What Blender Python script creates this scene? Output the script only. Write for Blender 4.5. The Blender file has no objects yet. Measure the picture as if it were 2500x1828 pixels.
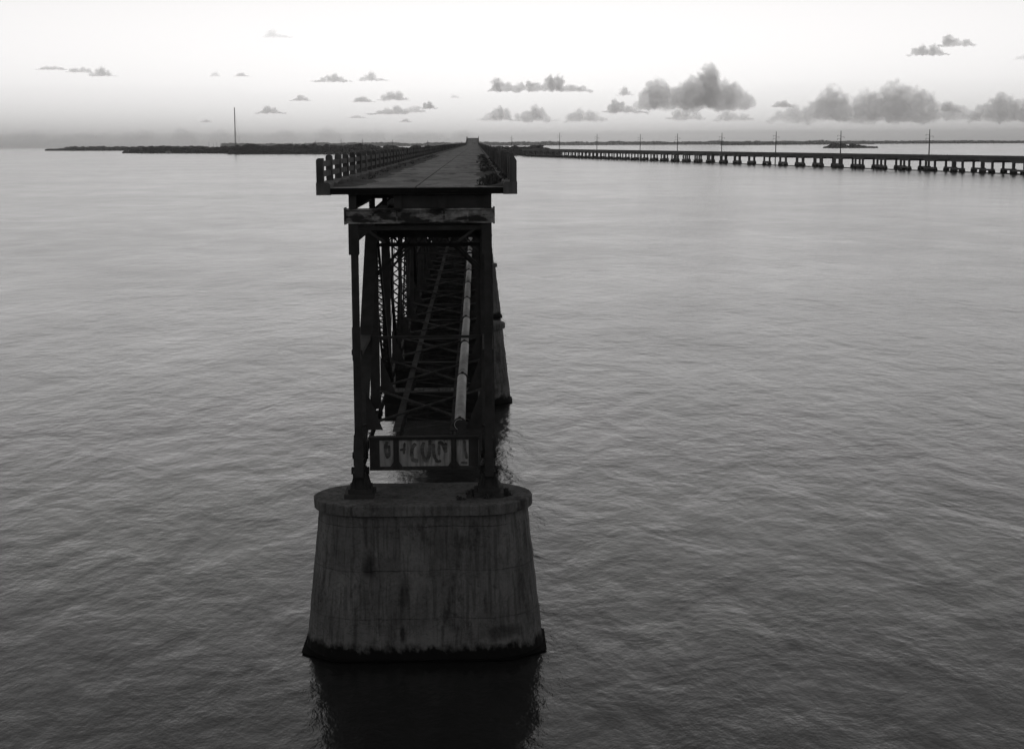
import bpy, bmesh, math, random
from mathutils import Vector, Matrix, noise as mnoise
R = math.radians
rnd = random.Random(7)
scene = bpy.context.scene
COL = scene.collection

# ------------------------------------------------------------------ camera, sky, exposure
CAM = Vector((2.11, 0.0, 18.75))
THETA, PSI, RHO = R(8.35), math.atan(83.5 / (3866 / math.cos(R(8.35)))), 0.006
F = Vector((math.sin(PSI) * math.cos(THETA), math.cos(PSI) * math.cos(THETA), -math.sin(THETA)))
RT0 = Vector((math.cos(PSI), -math.sin(PSI), 0)); UP0 = RT0.cross(F)
RT = RT0 * math.cos(RHO) - UP0 * math.sin(RHO)
UP = RT0 * math.sin(RHO) + UP0 * math.cos(RHO)
cd = bpy.data.cameras.new('camera'); cam = bpy.data.objects.new('camera', cd); COL.objects.link(cam)
m = Matrix((RT, UP, -F)).transposed().to_4x4(); m.translation = CAM; cam.matrix_world = m
cd.sensor_width = 36.0; cd.lens = 36.0 * 3866 / 2500; cd.clip_start = 0.5; cd.clip_end = 300000
scene.camera = cam

world = bpy.data.worlds.new('World'); scene.world = world; world.use_nodes = True
wn = world.node_tree
sky = wn.nodes.new('ShaderNodeTexSky'); sky.sky_type = 'NISHITA'; sky.sun_disc = False
SUN_EL, SUN_AZ = -1.9, 1.0                      # the sun has just set, straight ahead
sky.sun_elevation = R(SUN_EL); sky.sun_rotation = R(SUN_AZ); sky.dust_density = 0.16; sky.air_density = 1.0
bw = wn.nodes.new('ShaderNodeRGBToBW'); tint = wn.nodes.new('ShaderNodeMixRGB'); tint.blend_type = 'MULTIPLY'
tint.inputs[0].default_value = 1.0; tint.inputs[2].default_value = (1.0, 0.985, 0.98, 1)
wn.links.new(sky.outputs[0], bw.inputs[0]); wn.links.new(bw.outputs[0], tint.inputs[1])
wn.links.new(tint.outputs[0], wn.nodes['Background'].inputs[0])
wn.nodes['Background'].inputs[1].default_value = 0.15

vs = scene.view_settings
vs.view_transform = 'Standard'; vs.look = 'None'; vs.gamma = 1.0; vs.use_curve_mapping = False
vs.exposure = 3.0
scene.render.engine = 'CYCLES'
cy = scene.cycles
cy.use_denoising = True
cy.max_bounces = 6; cy.diffuse_bounces = 3; cy.glossy_bounces = 3; cy.volume_bounces = 3; cy.transparent_max_bounces = 32
cy.sample_clamp_indirect = 4.0
cy.volume_step_rate = 0.5; cy.volume_max_steps = 256

# ------------------------------------------------------------------ helpers
class MB:
    def __init__(s): s.v = []; s.f = []
    def add(s, vs_, fs):
        o = len(s.v); s.v += [tuple(p) for p in vs_]; s.f += [tuple(i + o for i in q) for q in fs]; return s
    def box(s, x0, x1, y0, y1, z0, z1):
        return s.add([(x0, y0, z0), (x1, y0, z0), (x1, y1, z0), (x0, y1, z0), (x0, y0, z1), (x1, y0, z1), (x1, y1, z1), (x0, y1, z1)],
                     [(0, 3, 2, 1), (4, 5, 6, 7), (0, 1, 5, 4), (1, 2, 6, 5), (2, 3, 7, 6), (3, 0, 4, 7)])
    def bar(s, a, b, w, h, side=(1, 0, 0)):
        """a bar from a to b, w wide along 'side', h across"""
        a = Vector(a); b = Vector(b); d = (b - a).normalized(); sd = Vector(side)
        sd = (sd - d * sd.dot(d)).normalized(); n = d.cross(sd)
        p = []
        for q in (a, b):
            for i, j in ((-1, -1), (1, -1), (1, 1), (-1, 1)): p.append(q + sd * (w / 2 * i) + n * (h / 2 * j))
        return s.add(p, [(0, 3, 2, 1), (4, 5, 6, 7), (0, 1, 5, 4), (1, 2, 6, 5), (2, 3, 7, 6), (3, 0, 4, 7)])
    def cyl(s, a, b, r, n=12, r2=None, cap=True):
        a = Vector(a); b = Vector(b); d = (b - a).normalized(); r2 = r if r2 is None else r2
        sd = d.orthogonal().normalized(); t = d.cross(sd); p = []
        for q, rr in ((a, r), (b, r2)):
            for i in range(n):
                an = 2 * math.pi * i / n; p.append(q + sd * (rr * math.cos(an)) + t * (rr * math.sin(an)))
        fs = [(i, (i + 1) % n, n + (i + 1) % n, n + i) for i in range(n)]
        if cap: fs += [tuple(range(n))[::-1], tuple(range(n, 2 * n))]
        return s.add(p, fs)
    def prism(s, poly, y0, y1):
        """poly in x,z extruded along y"""
        n = len(poly)
        p = [(x, y0, z) for x, z in poly] + [(x, y1, z) for x, z in poly]
        return s.add(p, [tuple(range(n)), tuple(range(n, 2 * n))[::-1]] + [(i + n, (i + 1) % n + n, (i + 1) % n, i)[::1] for i in range(n)])
    def prismx(s, poly, x0, x1):
        """poly in y,z extruded along x"""
        n = len(poly)
        p = [(x0, y, z) for y, z in poly] + [(x1, y, z) for y, z in poly]
        return s.add(p, [tuple(range(n))[::-1], tuple(range(n, 2 * n))] + [(i, (i + 1) % n, (i + 1) % n + n, i + n) for i in range(n)])
    def mesh(s, name):
        me = bpy.data.meshes.new(name); me.from_pydata(s.v, [], s.f); me.validate(); me.update(); return me
    def build(s, name, mat, parent=None, smooth=False, loc=None, off=None):
        if off is not None: s.v = [(x - off[0], y - off[1], z - off[2]) for x, y, z in s.v]
        me = s.mesh(name)
        if smooth: me.polygons.foreach_set('use_smooth', [True] * len(me.polygons))
        return obj(name, me, mat, parent, loc)

def obj(name, me, mat=None, parent=None, loc=None):
    o = bpy.data.objects.new(name, me); COL.objects.link(o)
    if mat is not None and not me.materials: me.materials.append(mat)
    if parent is not None: o.parent = parent
    if loc is not None: o.location = loc
    return o
def tag(o, label=None, cat=None, group=None, kind=None):
    if label: o['label'] = label
    if cat: o['category'] = cat
    if group: o['group'] = group
    if kind: o['kind'] = kind
    return o
def empty(name, loc):
    o = bpy.data.objects.new(name, None); COL.objects.link(o); o.location = loc; return o
def copy_tree(o, kids, parent=None):
    c = o.copy(); COL.objects.link(c)
    if parent is not None: c.parent = parent
    for ch in kids.get(o.name, ()): copy_tree(ch, kids, c)
    return c
def kids_map(root):
    out = {}
    for o in COL.objects:
        if o.parent is not None: out.setdefault(o.parent.name, []).append(o)
    return out

# ------------------------------------------------------------------ materials
class NT:
    def __init__(s, name):
        s.m = bpy.data.materials.new(name); s.m.use_nodes = True; s.t = s.m.node_tree
        s.b = s.t.nodes['Principled BSDF']; s.pos = s.n('ShaderNodeNewGeometry').outputs['Position']
    def n(s, k, **kw):
        x = s.t.nodes.new(k)
        for a, b in kw.items(): setattr(x, a, b)
        return x
    def l(s, a, b): s.t.links.new(a, b)
    def noise(s, scale, xyz=(1, 1, 1), detail=4, rough=0.55, rot=None, loc=(0, 0, 0), src=None, distortion=0.0):
        mp = s.n('ShaderNodeMapping'); mp.inputs['Scale'].default_value = xyz; mp.inputs['Location'].default_value = loc
        if rot: mp.inputs['Rotation'].default_value = rot
        s.l(src or s.pos, mp.inputs[0])
        t = s.n('ShaderNodeTexNoise'); t.inputs['Scale'].default_value = scale; t.inputs['Detail'].default_value = detail
        t.inputs['Roughness'].default_value = rough; t.inputs['Distortion'].default_value = distortion
        s.l(mp.outputs[0], t.inputs['Vector']); return t.outputs['Fac']
    def ramp(s, fac, stops):
        r = s.n('ShaderNodeValToRGB'); e = r.color_ramp.elements
        while len(e) > 1: e.remove(e[-1])
        for i, (p, c) in enumerate(stops):
            el = e[0] if i == 0 else e.new(p)
            el.position = p; el.color = (c, c, c, 1) if not isinstance(c, tuple) else (*c, 1)
        s.l(fac, r.inputs[0]); return r.outputs[0]
    def math(s, op, a, b=None, clamp=False):
        x = s.n('ShaderNodeMath', operation=op, use_clamp=clamp)
        for i, q in enumerate((a, b)):
            if q is None: continue
            if isinstance(q, (int, float)): x.inputs[i].default_value = q
            else: s.l(q, x.inputs[i])
        return x.outputs[0]
    def mix(s, fac, a, b, mode='MIX'):
        x = s.n('ShaderNodeMixRGB', blend_type=mode)
        for i, q in enumerate((fac, a, b)):
            if isinstance(q, (int, float)): x.inputs[i].default_value = q if i == 0 else (q, q, q, 1)
            else: s.l(q, x.inputs[i])
        return x.outputs[0]
    def z(s):
        x = s.n('ShaderNodeSeparateXYZ'); s.l(s.pos, x.inputs[0]); return x.outputs
    def bump(s, h, strength, dist, chain=None):
        x = s.n('ShaderNodeBump'); x.inputs['Strength'].default_value = strength; x.inputs['Distance'].default_value = dist
        s.l(h, x.inputs['Height'])
        if chain is not None: s.l(chain, x.inputs['Normal'])
        return x.outputs[0]
    def done(s, col=None, rough=0.85, nrm=None, spec=0.3):
        if col is not None: s.l(col, s.b.inputs['Base Color'])
        if isinstance(rough, (int, float)): s.b.inputs['Roughness'].default_value = rough
        else: s.l(rough, s.b.inputs['Roughness'])
        s.b.inputs['Specular IOR Level'].default_value = spec
        if nrm is not None: s.l(nrm, s.b.inputs['Normal'])
        return s.m

def m_pier():
    t = NT('pier_concrete')
    base = t.ramp(t.noise(0.5, detail=6), [(0.3, 0.20), (0.7, 0.36)])
    streak = t.ramp(t.noise(1.0, (2.2, 2.2, 0.2), detail=7, rough=0.65), [(0.36, 0.6), (0.6, 1.0)])
    c = t.mix(0.8, base, streak, 'MULTIPLY')
    board = t.ramp(t.noise(7.0, (1, 1, 0.02), detail=2), [(0.38, 0.6), (0.5, 1.0)])
    c = t.mix(0.85, c, board, 'MULTIPLY')
    spots = t.ramp(t.noise(0.9, (1.2, 1.2, 0.7), detail=7, rough=0.65, loc=(4, 1, 9)), [(0.30, 0.25), (0.42, 1.0)])
    c = t.mix(0.9, c, spots, 'MULTIPLY')
    fine = t.ramp(t.noise(9, detail=5, rough=0.7), [(0.3, 0.7), (0.7, 1.15)])
    c = t.mix(0.8, c, fine, 'MULTIPLY')
    # dark wet band left by the tide
    edge = t.noise(2.2, (1, 1, 0.7), detail=8, rough=0.68)
    zz = t.math('ADD', t.z()[2], t.math('MULTIPLY', t.math('SUBTRACT', edge, 0.5), -1.3))
    mr = t.n('ShaderNodeMapRange'); mr.inputs[1].default_value = 0.36; mr.inputs[2].default_value = 0.66; t.l(zz, mr.inputs[0])
    c = t.mix(mr.outputs[0], 0.012, c)
    # efflorescence above it
    mr2 = t.n('ShaderNodeMapRange'); mr2.inputs[1].default_value = 1.7; mr2.inputs[2].default_value = 0.8; t.l(zz, mr2.inputs[0])
    salt = t.math('MULTIPLY', t.math('MULTIPLY', mr2.outputs[0], mr.outputs[0]), t.ramp(t.noise(3.0, (1, 1, 0.5), detail=6), [(0.45, 0.0), (0.62, 0.55)]))
    c = t.mix(salt, c, 0.34)
    xz = t.z(); wob = t.math('MULTIPLY', t.math('SUBTRACT', t.noise(2.6, detail=5), 0.5), 1.3)
    for sx_, sz_, rx_, rz_, k_ in ((-1.95, 3.55, 0.30, 0.62, 0.42), (-0.68, 2.55, 0.22, 0.75, 0.55), (2.9, 1.0, 0.9, 0.35, 0.5), (-0.75, 0.95, 0.12, 0.4, 0.25)):
        dx_ = t.math('DIVIDE', t.math('SUBTRACT', xz[0], sx_), rx_); dz_ = t.math('DIVIDE', t.math('SUBTRACT', xz[2], sz_), rz_)
        rr_ = t.math('SQRT', t.math('ADD', t.math('MULTIPLY', dx_, dx_), t.math('MULTIPLY', dz_, dz_)))
        c = t.mix(1.0, c, t.ramp(t.math('ADD', rr_, wob), [(0.45, k_), (1.0, 1.0)]), 'MULTIPLY')
    cr = t.noise(0.9, (1, 1, 1.6), detail=5, distortion=1.2, loc=(2, 7, 3))
    crack = t.ramp(t.math('ABSOLUTE', t.math('SUBTRACT', cr, 0.5)), [(0.0, 0.2), (0.014, 1.0)])
    c = t.mix(0.5, c, crack, 'MULTIPLY')
    n1 = t.bump(t.noise(4, detail=8, rough=0.72), 0.9, 0.06)
    n2 = t.bump(t.noise(34, (1, 1, 0.3), detail=3), 0.4, 0.008, n1)
    return t.done(c, 0.9, n2)

def m_deck():
    t = NT('deck_concrete')
    c = t.ramp(t.noise(0.5, (1, 0.35, 1), detail=7, rough=0.62), [(0.32, 0.24), (0.62, 0.50)])
    s1 = t.ramp(t.noise(0.55, (1.5, 0.35, 1), detail=8, rough=0.72, loc=(3, 3, 0)), [(0.38, 0.22), (0.47, 1.0)])
    c = t.mix(0.85, c, s1, 'MULTIPLY')
    s2 = t.ramp(t.noise(1.1, (0.5, 0.5, 1), detail=6, rough=0.75, loc=(9, 1, 0)), [(0.34, 0.3), (0.42, 1.0)])
    c = t.mix(0.8, c, s2, 'MULTIPLY')
    c = t.mix(0.6, c, t.ramp(t.noise(4, (1, 0.5, 1), detail=5, rough=0.7), [(0.35, 0.5), (0.6, 1.15)]), 'MULTIPLY')
    n = t.bump(t.noise(3, detail=7, rough=0.7), 0.7, 0.05)
    return t.done(c, 0.85, n)

def m_conc(name, lo, hi, sc=1.2):
    t = NT(name)
    c = t.ramp(t.noise(sc, detail=6), [(0.3, lo), (0.7, hi)])
    c = t.mix(0.6, c, t.ramp(t.noise(2.5, (2, 2, 0.3), detail=5), [(0.35, 0.5), (0.6, 1.0)]), 'MULTIPLY')
    return t.done(c, 0.9, t.bump(t.noise(8, detail=5), 0.5, 0.02))

def m_steel(name, lo, hi, peel=0.0):
    t = NT(name)
    c = t.ramp(t.noise(1.6, detail=6, rough=0.65), [(0.3, lo), (0.7, hi)])
    if peel:
        pf = t.ramp(t.noise(1.3, (0.55, 1, 1.9), detail=5, rough=0.6, loc=(1.3, 0, 0.4)), [(0.46, 0.0), (0.54, 0.6), (0.68, 1.0)])
        c = t.mix(pf, c, t.ramp(t.noise(6, detail=4), [(0.35, peel * 0.5), (0.65, peel)]))
    return t.done(c, 0.75, t.bump(t.noise(14, detail=4), 0.5, 0.01), 0.35)

def m_web():
    t = NT('weathered_plate_paint')
    c = t.ramp(t.noise(1.5, (1, 1, 0.7), detail=6), [(0.3, 0.42), (0.7, 0.68)])
    c = t.mix(0.8, c, t.ramp(t.noise(2.0, (3.2, 3, 0.45), detail=4), [(0.36, 0.3), (0.55, 1.0)]), 'MULTIPLY')
    return t.done(c, 0.7, t.bump(t.noise(20, detail=3), 0.3, 0.006), 0.4)

def m_pipe():
    t = NT('pipe_paint')
    c = t.ramp(t.noise(1.7, (1, 0.7, 1), detail=6), [(0.3, 0.55), (0.65, 0.85)])
    c = t.mix(0.9, c, t.ramp(t.noise(4, (1, 0.8, 1), detail=6, rough=0.7), [(0.30, 0.2), (0.38, 1.0)]), 'MULTIPLY')
    return t.done(c, 0.6, None, 0.4)

def m_flat(name, v, rough=0.9, spec=0.2):
    t = NT(name)
    c = t.ramp(t.noise(1.0 if v > 0.02 else 0.2, detail=5), [(0.3, v * 0.7), (0.7, v * 1.3)])
    return t.done(c, rough, None, spec)

def m_leaf(name, lo, hi, sc=0.3):
    t = NT(name)
    return t.done(t.ramp(t.noise(sc, detail=5), [(0.3, lo), (0.7, hi)]), 0.8, None, 0.2)

def m_water():
    t = NT('sea_water')
    t.b.inputs['Base Color'].default_value = (0.022, 0.0222, 0.0224, 1)
    t.b.inputs['IOR'].default_value = 1.333
    patch = t.noise(0.012, (0.8, 1, 1), detail=5, rough=0.62, rot=(0, 0, R(16)), distortion=0.8)
    patch2 = t.noise(0.055, (1.5, 1, 1), detail=4, rough=0.6, rot=(0, 0, R(-12)), distortion=0.5)
    amp = t.ramp(t.math('ADD', t.math('MULTIPLY', patch, 0.55), t.math('MULTIPLY', patch2, 0.45)), [(0.36, 0.45), (0.64, 1.25)])
    big = t.noise(0.13, (1.9, 1, 1), detail=3, rough=0.55, rot=(0, 0, R(18)), distortion=0.5)
    rip = t.noise(0.28, (1.7, 1, 1), detail=6, rough=0.62, rot=(0, 0, R(-8)), distortion=0.15)
    h = t.math('MULTIPLY', t.math('MULTIPLY', rip, 0.13), amp)
    h = t.math('ADD', h, t.math('MULTIPLY', big, 0.14))
    far = t.noise(0.040, (2.4, 1, 1), detail=3, rough=0.6, rot=(0, 0, R(-10)), loc=(5, 8, 0), distortion=0.3)
    h = t.math('ADD', h, t.math('MULTIPLY', far, 0.26))
    n = t.bump(h, 1.0, 1.0)
    rough = t.ramp(t.math('ADD', t.math('MULTIPLY', patch, 0.5), t.math('MULTIPLY', patch2, 0.5)), [(0.35, 0.14), (0.65, 0.19)])
    return t.done(None, rough, n, 0.5)

M = dict(pier=m_pier(), deck=m_deck(), kerb=m_conc('kerb_concrete', 0.16, 0.30), rail=m_conc('railing_concrete', 0.13, 0.24),
         steel=m_steel('rusted_steel', 0.04, 0.085), peel=m_steel('peeling_girder_paint', 0.035, 0.06, 0.85), strg=m_steel('stringer_steel', 0.03, 0.06, 0.13),
         web=m_web(), pipe=m_pipe(), black=m_steel('scrawled_paint', 0.05, 0.14, 0.3), dark=m_flat('soot_black_steel', 0.02), wet=m_flat('wet_algae_concrete', 0.012, 0.8, 0.04),
         leaf=m_leaf('mangrove_leaf', 0.025, 0.055, 0.08), weed=m_leaf('weed_leaf', 0.06, 0.13, 3.0), land=m_flat('island_soil', 0.03),
         conc=m_conc('highway_concrete', 0.16, 0.24, 0.2), pole=m_flat('pole_steel', 0.07), water=m_water(), dirt=m_flat('dirt', 0.13))

# ------------------------------------------------------------------ the sea: one sheet following the earth's curve past the horizon
RE = 7.4e6
def sea_z(x, y): return -(x * x + y * y) / (2 * RE)
def make_sea():
    rads = [0]; r = 15.0
    while r < 19000: rads.append(r); r *= 1.16
    rads.append(19500)
    n = 128; b = MB(); b.v.append((0, 0, 0))
    for r in rads[1:]:
        for i in range(n):
            a = 2 * math.pi * i / n; b.v.append((r * math.sin(a), r * math.cos(a), -r * r / (2 * RE)))
    for i in range(n): b.f.append((0, 1 + (i + 1) % n, 1 + i))
    for k in range(len(rads) - 2):
        o = 1 + k * n
        for i in range(n): b.f.append((o + i, o + (i + 1) % n, o + n + (i + 1) % n, o + n + i))
    s = b.build('water', M['water'], smooth=True)
    tag(s, 'calm grey sea with fine ripples and wind streaks', 'sea', kind='structure')
make_sea()

# ------------------------------------------------------------------ old bridge: piers
PIER_Y0, SPAN = 58.1, 56.7
NSPAN = 16
CAPZ = 5.74
def stadium(hx, hy, n=14):
    st = hx - hy; p = []
    for i in range(n + 1):
        a = -math.pi / 2 + math.pi * i / n; p.append((st + hy * math.cos(a), hy * math.sin(a)))
    for i in range(n + 1):
        a = math.pi / 2 + math.pi * i / n; p.append((-st + hy * math.cos(a), hy * math.sin(a)))
    # subdivide the straight sides
    q = []
    for i, a in enumerate(p):
        b = p[(i + 1) % len(p)]; q.append(a)
        if abs(a[0] - b[0]) > 1.0:
            for k in range(1, 26): q.append((a[0] + (b[0] - a[0]) * k / 26, a[1] + (b[1] - a[1]) * k / 26))
    return q
def shaft_half(z):
    f = (z - 0.0) / 5.33
    return 4.47 + (3.90 - 4.47) * f, 2.28 + (1.80 - 2.28) * f
def ring_solid(levels, seed, rough=0.012):
    """levels: (z, hx, hy); closed solid with slightly uneven concrete"""
    b = MB(); n = None
    for z, hx, hy in levels:
        ring = stadium(hx, hy); n = len(ring)
        for x, y in ring:
            d = mnoise.fractal(Vector((x * 0.9 + seed, y * 0.9, z * 1.3)), 0.8, 2.2, 4) * rough
            l = math.hypot(x, y) or 1
            w = mnoise.fractal(Vector((x * 0.8, y * 0.8, 3.3)), 0.7, 2.2, 5) * 0.05 if 0.3 < z < 5.2 else 0.0
            b.v.append((x + d * x / l, y + d * y / l * 1.5, z + d * 0.25 + w))
    for k in range(len(levels) - 1):
        for i in range(n): b.f.append((k * n + i, k * n + (i + 1) % n, (k + 1) * n + (i + 1) % n, (k + 1) * n + i))
    b.f.append(tuple(range(n))[::-1]); b.f.append(tuple(range((len(levels) - 1) * n, len(levels) * n)))
    return b
def make_pier():
    root = empty('bridge_pier', (0, PIER_Y0, 0))
    # octagonal footing at the waterline
    hx, hy, cx, cyy = 4.50, 2.38, 1.35, 1.15
    o8 = [(hx, -hy + cyy), (hx, hy - cyy), (hx - cx, hy), (-hx + cx, hy), (-hx, hy - cyy), (-hx, -hy + cyy), (-hx + cx, -hy), (hx - cx, -hy)]
    b = MB()
    for z, s in ((-3.0, 0.06), (-0.02, 0.05), (0.02, 0.0), (0.06, -0.06)):
        for x, y in o8: b.v.append((x + math.copysign(s, x), y + math.copysign(s, y), z))
    for k in range(3):
        for i in range(8): b.f.append((k * 8 + i, k * 8 + (i + 1) % 8, k * 8 + 8 + (i + 1) % 8, k * 8 + 8 + i))
    b.f.append(tuple(range(8))[::-1]); b.f.append(tuple(range(24, 32)))
    b.build('footing', M['wet'], root)
    # four poured lifts with recessed joints
    zs = [0.02, 1.55, 3.31, 4.92, 5.33]
    for k in range(4):
        z0, z1 = zs[k], zs[k + 1]; lv = []
        steps = max(2, int((z1 - z0) / 0.22))
        for i in range(steps + 1):
            z = z0 + (z1 - z0) * i / steps
            h = shaft_half(z); s = -0.035 if i in (0, steps) else 0.0
            if i == 0: lv.append((z, h[0] + s, h[1] + s)); lv.append((z + 0.018, h[0], h[1]))
            elif i == steps: lv.append((z - 0.018, h[0], h[1])); lv.append((z - 0.001, h[0] + s, h[1] + s))
            else: lv.append((z, h[0], h[1]))
        ring_solid(lv, k * 3.7, 0.022).build('concrete_lift', M['pier'], root)
    c = ring_solid([(5.33, 4.0, 1.93), (5.36, 4.07, 2.0), (5.55, 4.07, 2.0), (5.70, 4.07, 2.0), (5.735, 4.035, 1.965), (5.74, 4.0, 1.93)], 20.0, 0.035)
    c.build('cap', M['pier'], root)
    return root
PIER = make_pier()
ordinal = ['nearest', 'second', 'third', 'fourth', 'fifth', 'sixth', 'seventh', 'eighth', 'ninth', 'tenth', 'eleventh', 'twelfth', 'thirteenth', 'fourteenth', 'fifteenth', 'sixteenth', 'seventeenth']
tag(PIER, 'large tapered concrete pier with oval cap and dark tide band, nearest, below the cut end', 'bridge pier', 'piers of the old bridge')
km = kids_map(PIER)
for i in range(1, NSPAN + 1):
    p = copy_tree(PIER, km); p.location = (0, PIER_Y0 + SPAN * i, 0)
    if i >= 2: p.scale = (1.04, 1, 1)
    p['label'] = 'tapered concrete pier under the old bridge, %s from the cut end' % ordinal[i]

# ------------------------------------------------------------------ old bridge: steel truss span
TX = 0.07               # truss axis
HW = 2.40               # half distance of the trusses
PAN = 9.3; NP = 6
Y0T = 0.0               # local: first node; root at first node
ZB, ZT = 7.20, 15.52
def lacing(b, a, c, x0, x1, face_n, pitch=0.42, w=0.06):
    """zig-zag flats between x0 and x1 running from a to c in the y-z plane, offset by face_n"""
    a = Vector(a); c = Vector(c); L = (c - a).length; d = (c - a) / L; n = max(2, int(L / pitch))
    for i in range(n):
        p = a + d * (L * i / n) + face_n; q = a + d * (L * (i + 1) / n) + face_n
        xa, xb = (x0, x1) if i % 2 == 0 else (x1, x0)
        b.bar((xa, p.y, p.z), (xb, q.y, q.z), w, 0.014, side=face_n.cross(Vector((0, 0, 1))) if False else (Vector((xb - xa, 0, 0)).cross(face_n) if True else None))
def laced(name, parent, x, a, c, width, depth, fl=0.10, end=0.55, mat=None, pitch=None, solid=False):
    """member of two channels side by side across the bridge with zig-zag lacing front and back"""
    a = Vector((x, a[0], a[1])); c = Vector((x, c[0], c[1])); d = (c - a).normalized(); nrm = Vector((1, 0, 0)).cross(d).normalized()
    b = MB(); hx = width / 2
    for s in (-1, 1):
        b.bar(a + Vector((s * (hx - fl / 2), 0, 0)), c + Vector((s * (hx - fl / 2), 0, 0)), fl, depth, side=(1, 0, 0))
    # batten plates at both ends
    for q, e in ((a, d), (c, -d)):
        for s in (-1, 1):
            b.bar(q + nrm * (s * (depth / 2 + 0.006)), q + e * end * 1.6 + nrm * (s * (depth / 2 + 0.006)), width, 0.012, side=(1, 0, 0))
    if solid:
        b.bar(a + nrm * (depth / 2 - 0.02), c + nrm * (depth / 2 - 0.02), width - 2 * fl - 0.002, 0.014, side=(1, 0, 0))
        return b.build(name, mat or M['steel'], parent)
    m_ = b.build(name, mat or M['steel'], parent)
    lb = MB()
    for s in (-1, 1):
        off = nrm * (s * (depth / 2 + 0.008)); p = a + d * (end * 1.6); q = c - d * (end * 1.6); L = (q - p).length; n = max(2, int(L / (pitch or 0.24)))
        for i in range(n):
            u = p + d * (L * i / n) + off; v = p + d * (L * (i + 1) / n) + off
            xa, xb = (-hx + fl * 0.6, hx - fl * 0.6) if i % 2 == 0 else (hx - fl * 0.6, -hx + fl * 0.6)
            A = u + Vector((xa, 0, 0)); B = v + Vector((xb, 0, 0)); lb.bar(A, B, 0.055, 0.012, side=(B - A).cross(nrm))
    tag(lb.build('lacing', mat or M['steel'], m_), kind='stuff')
    return m_

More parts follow.
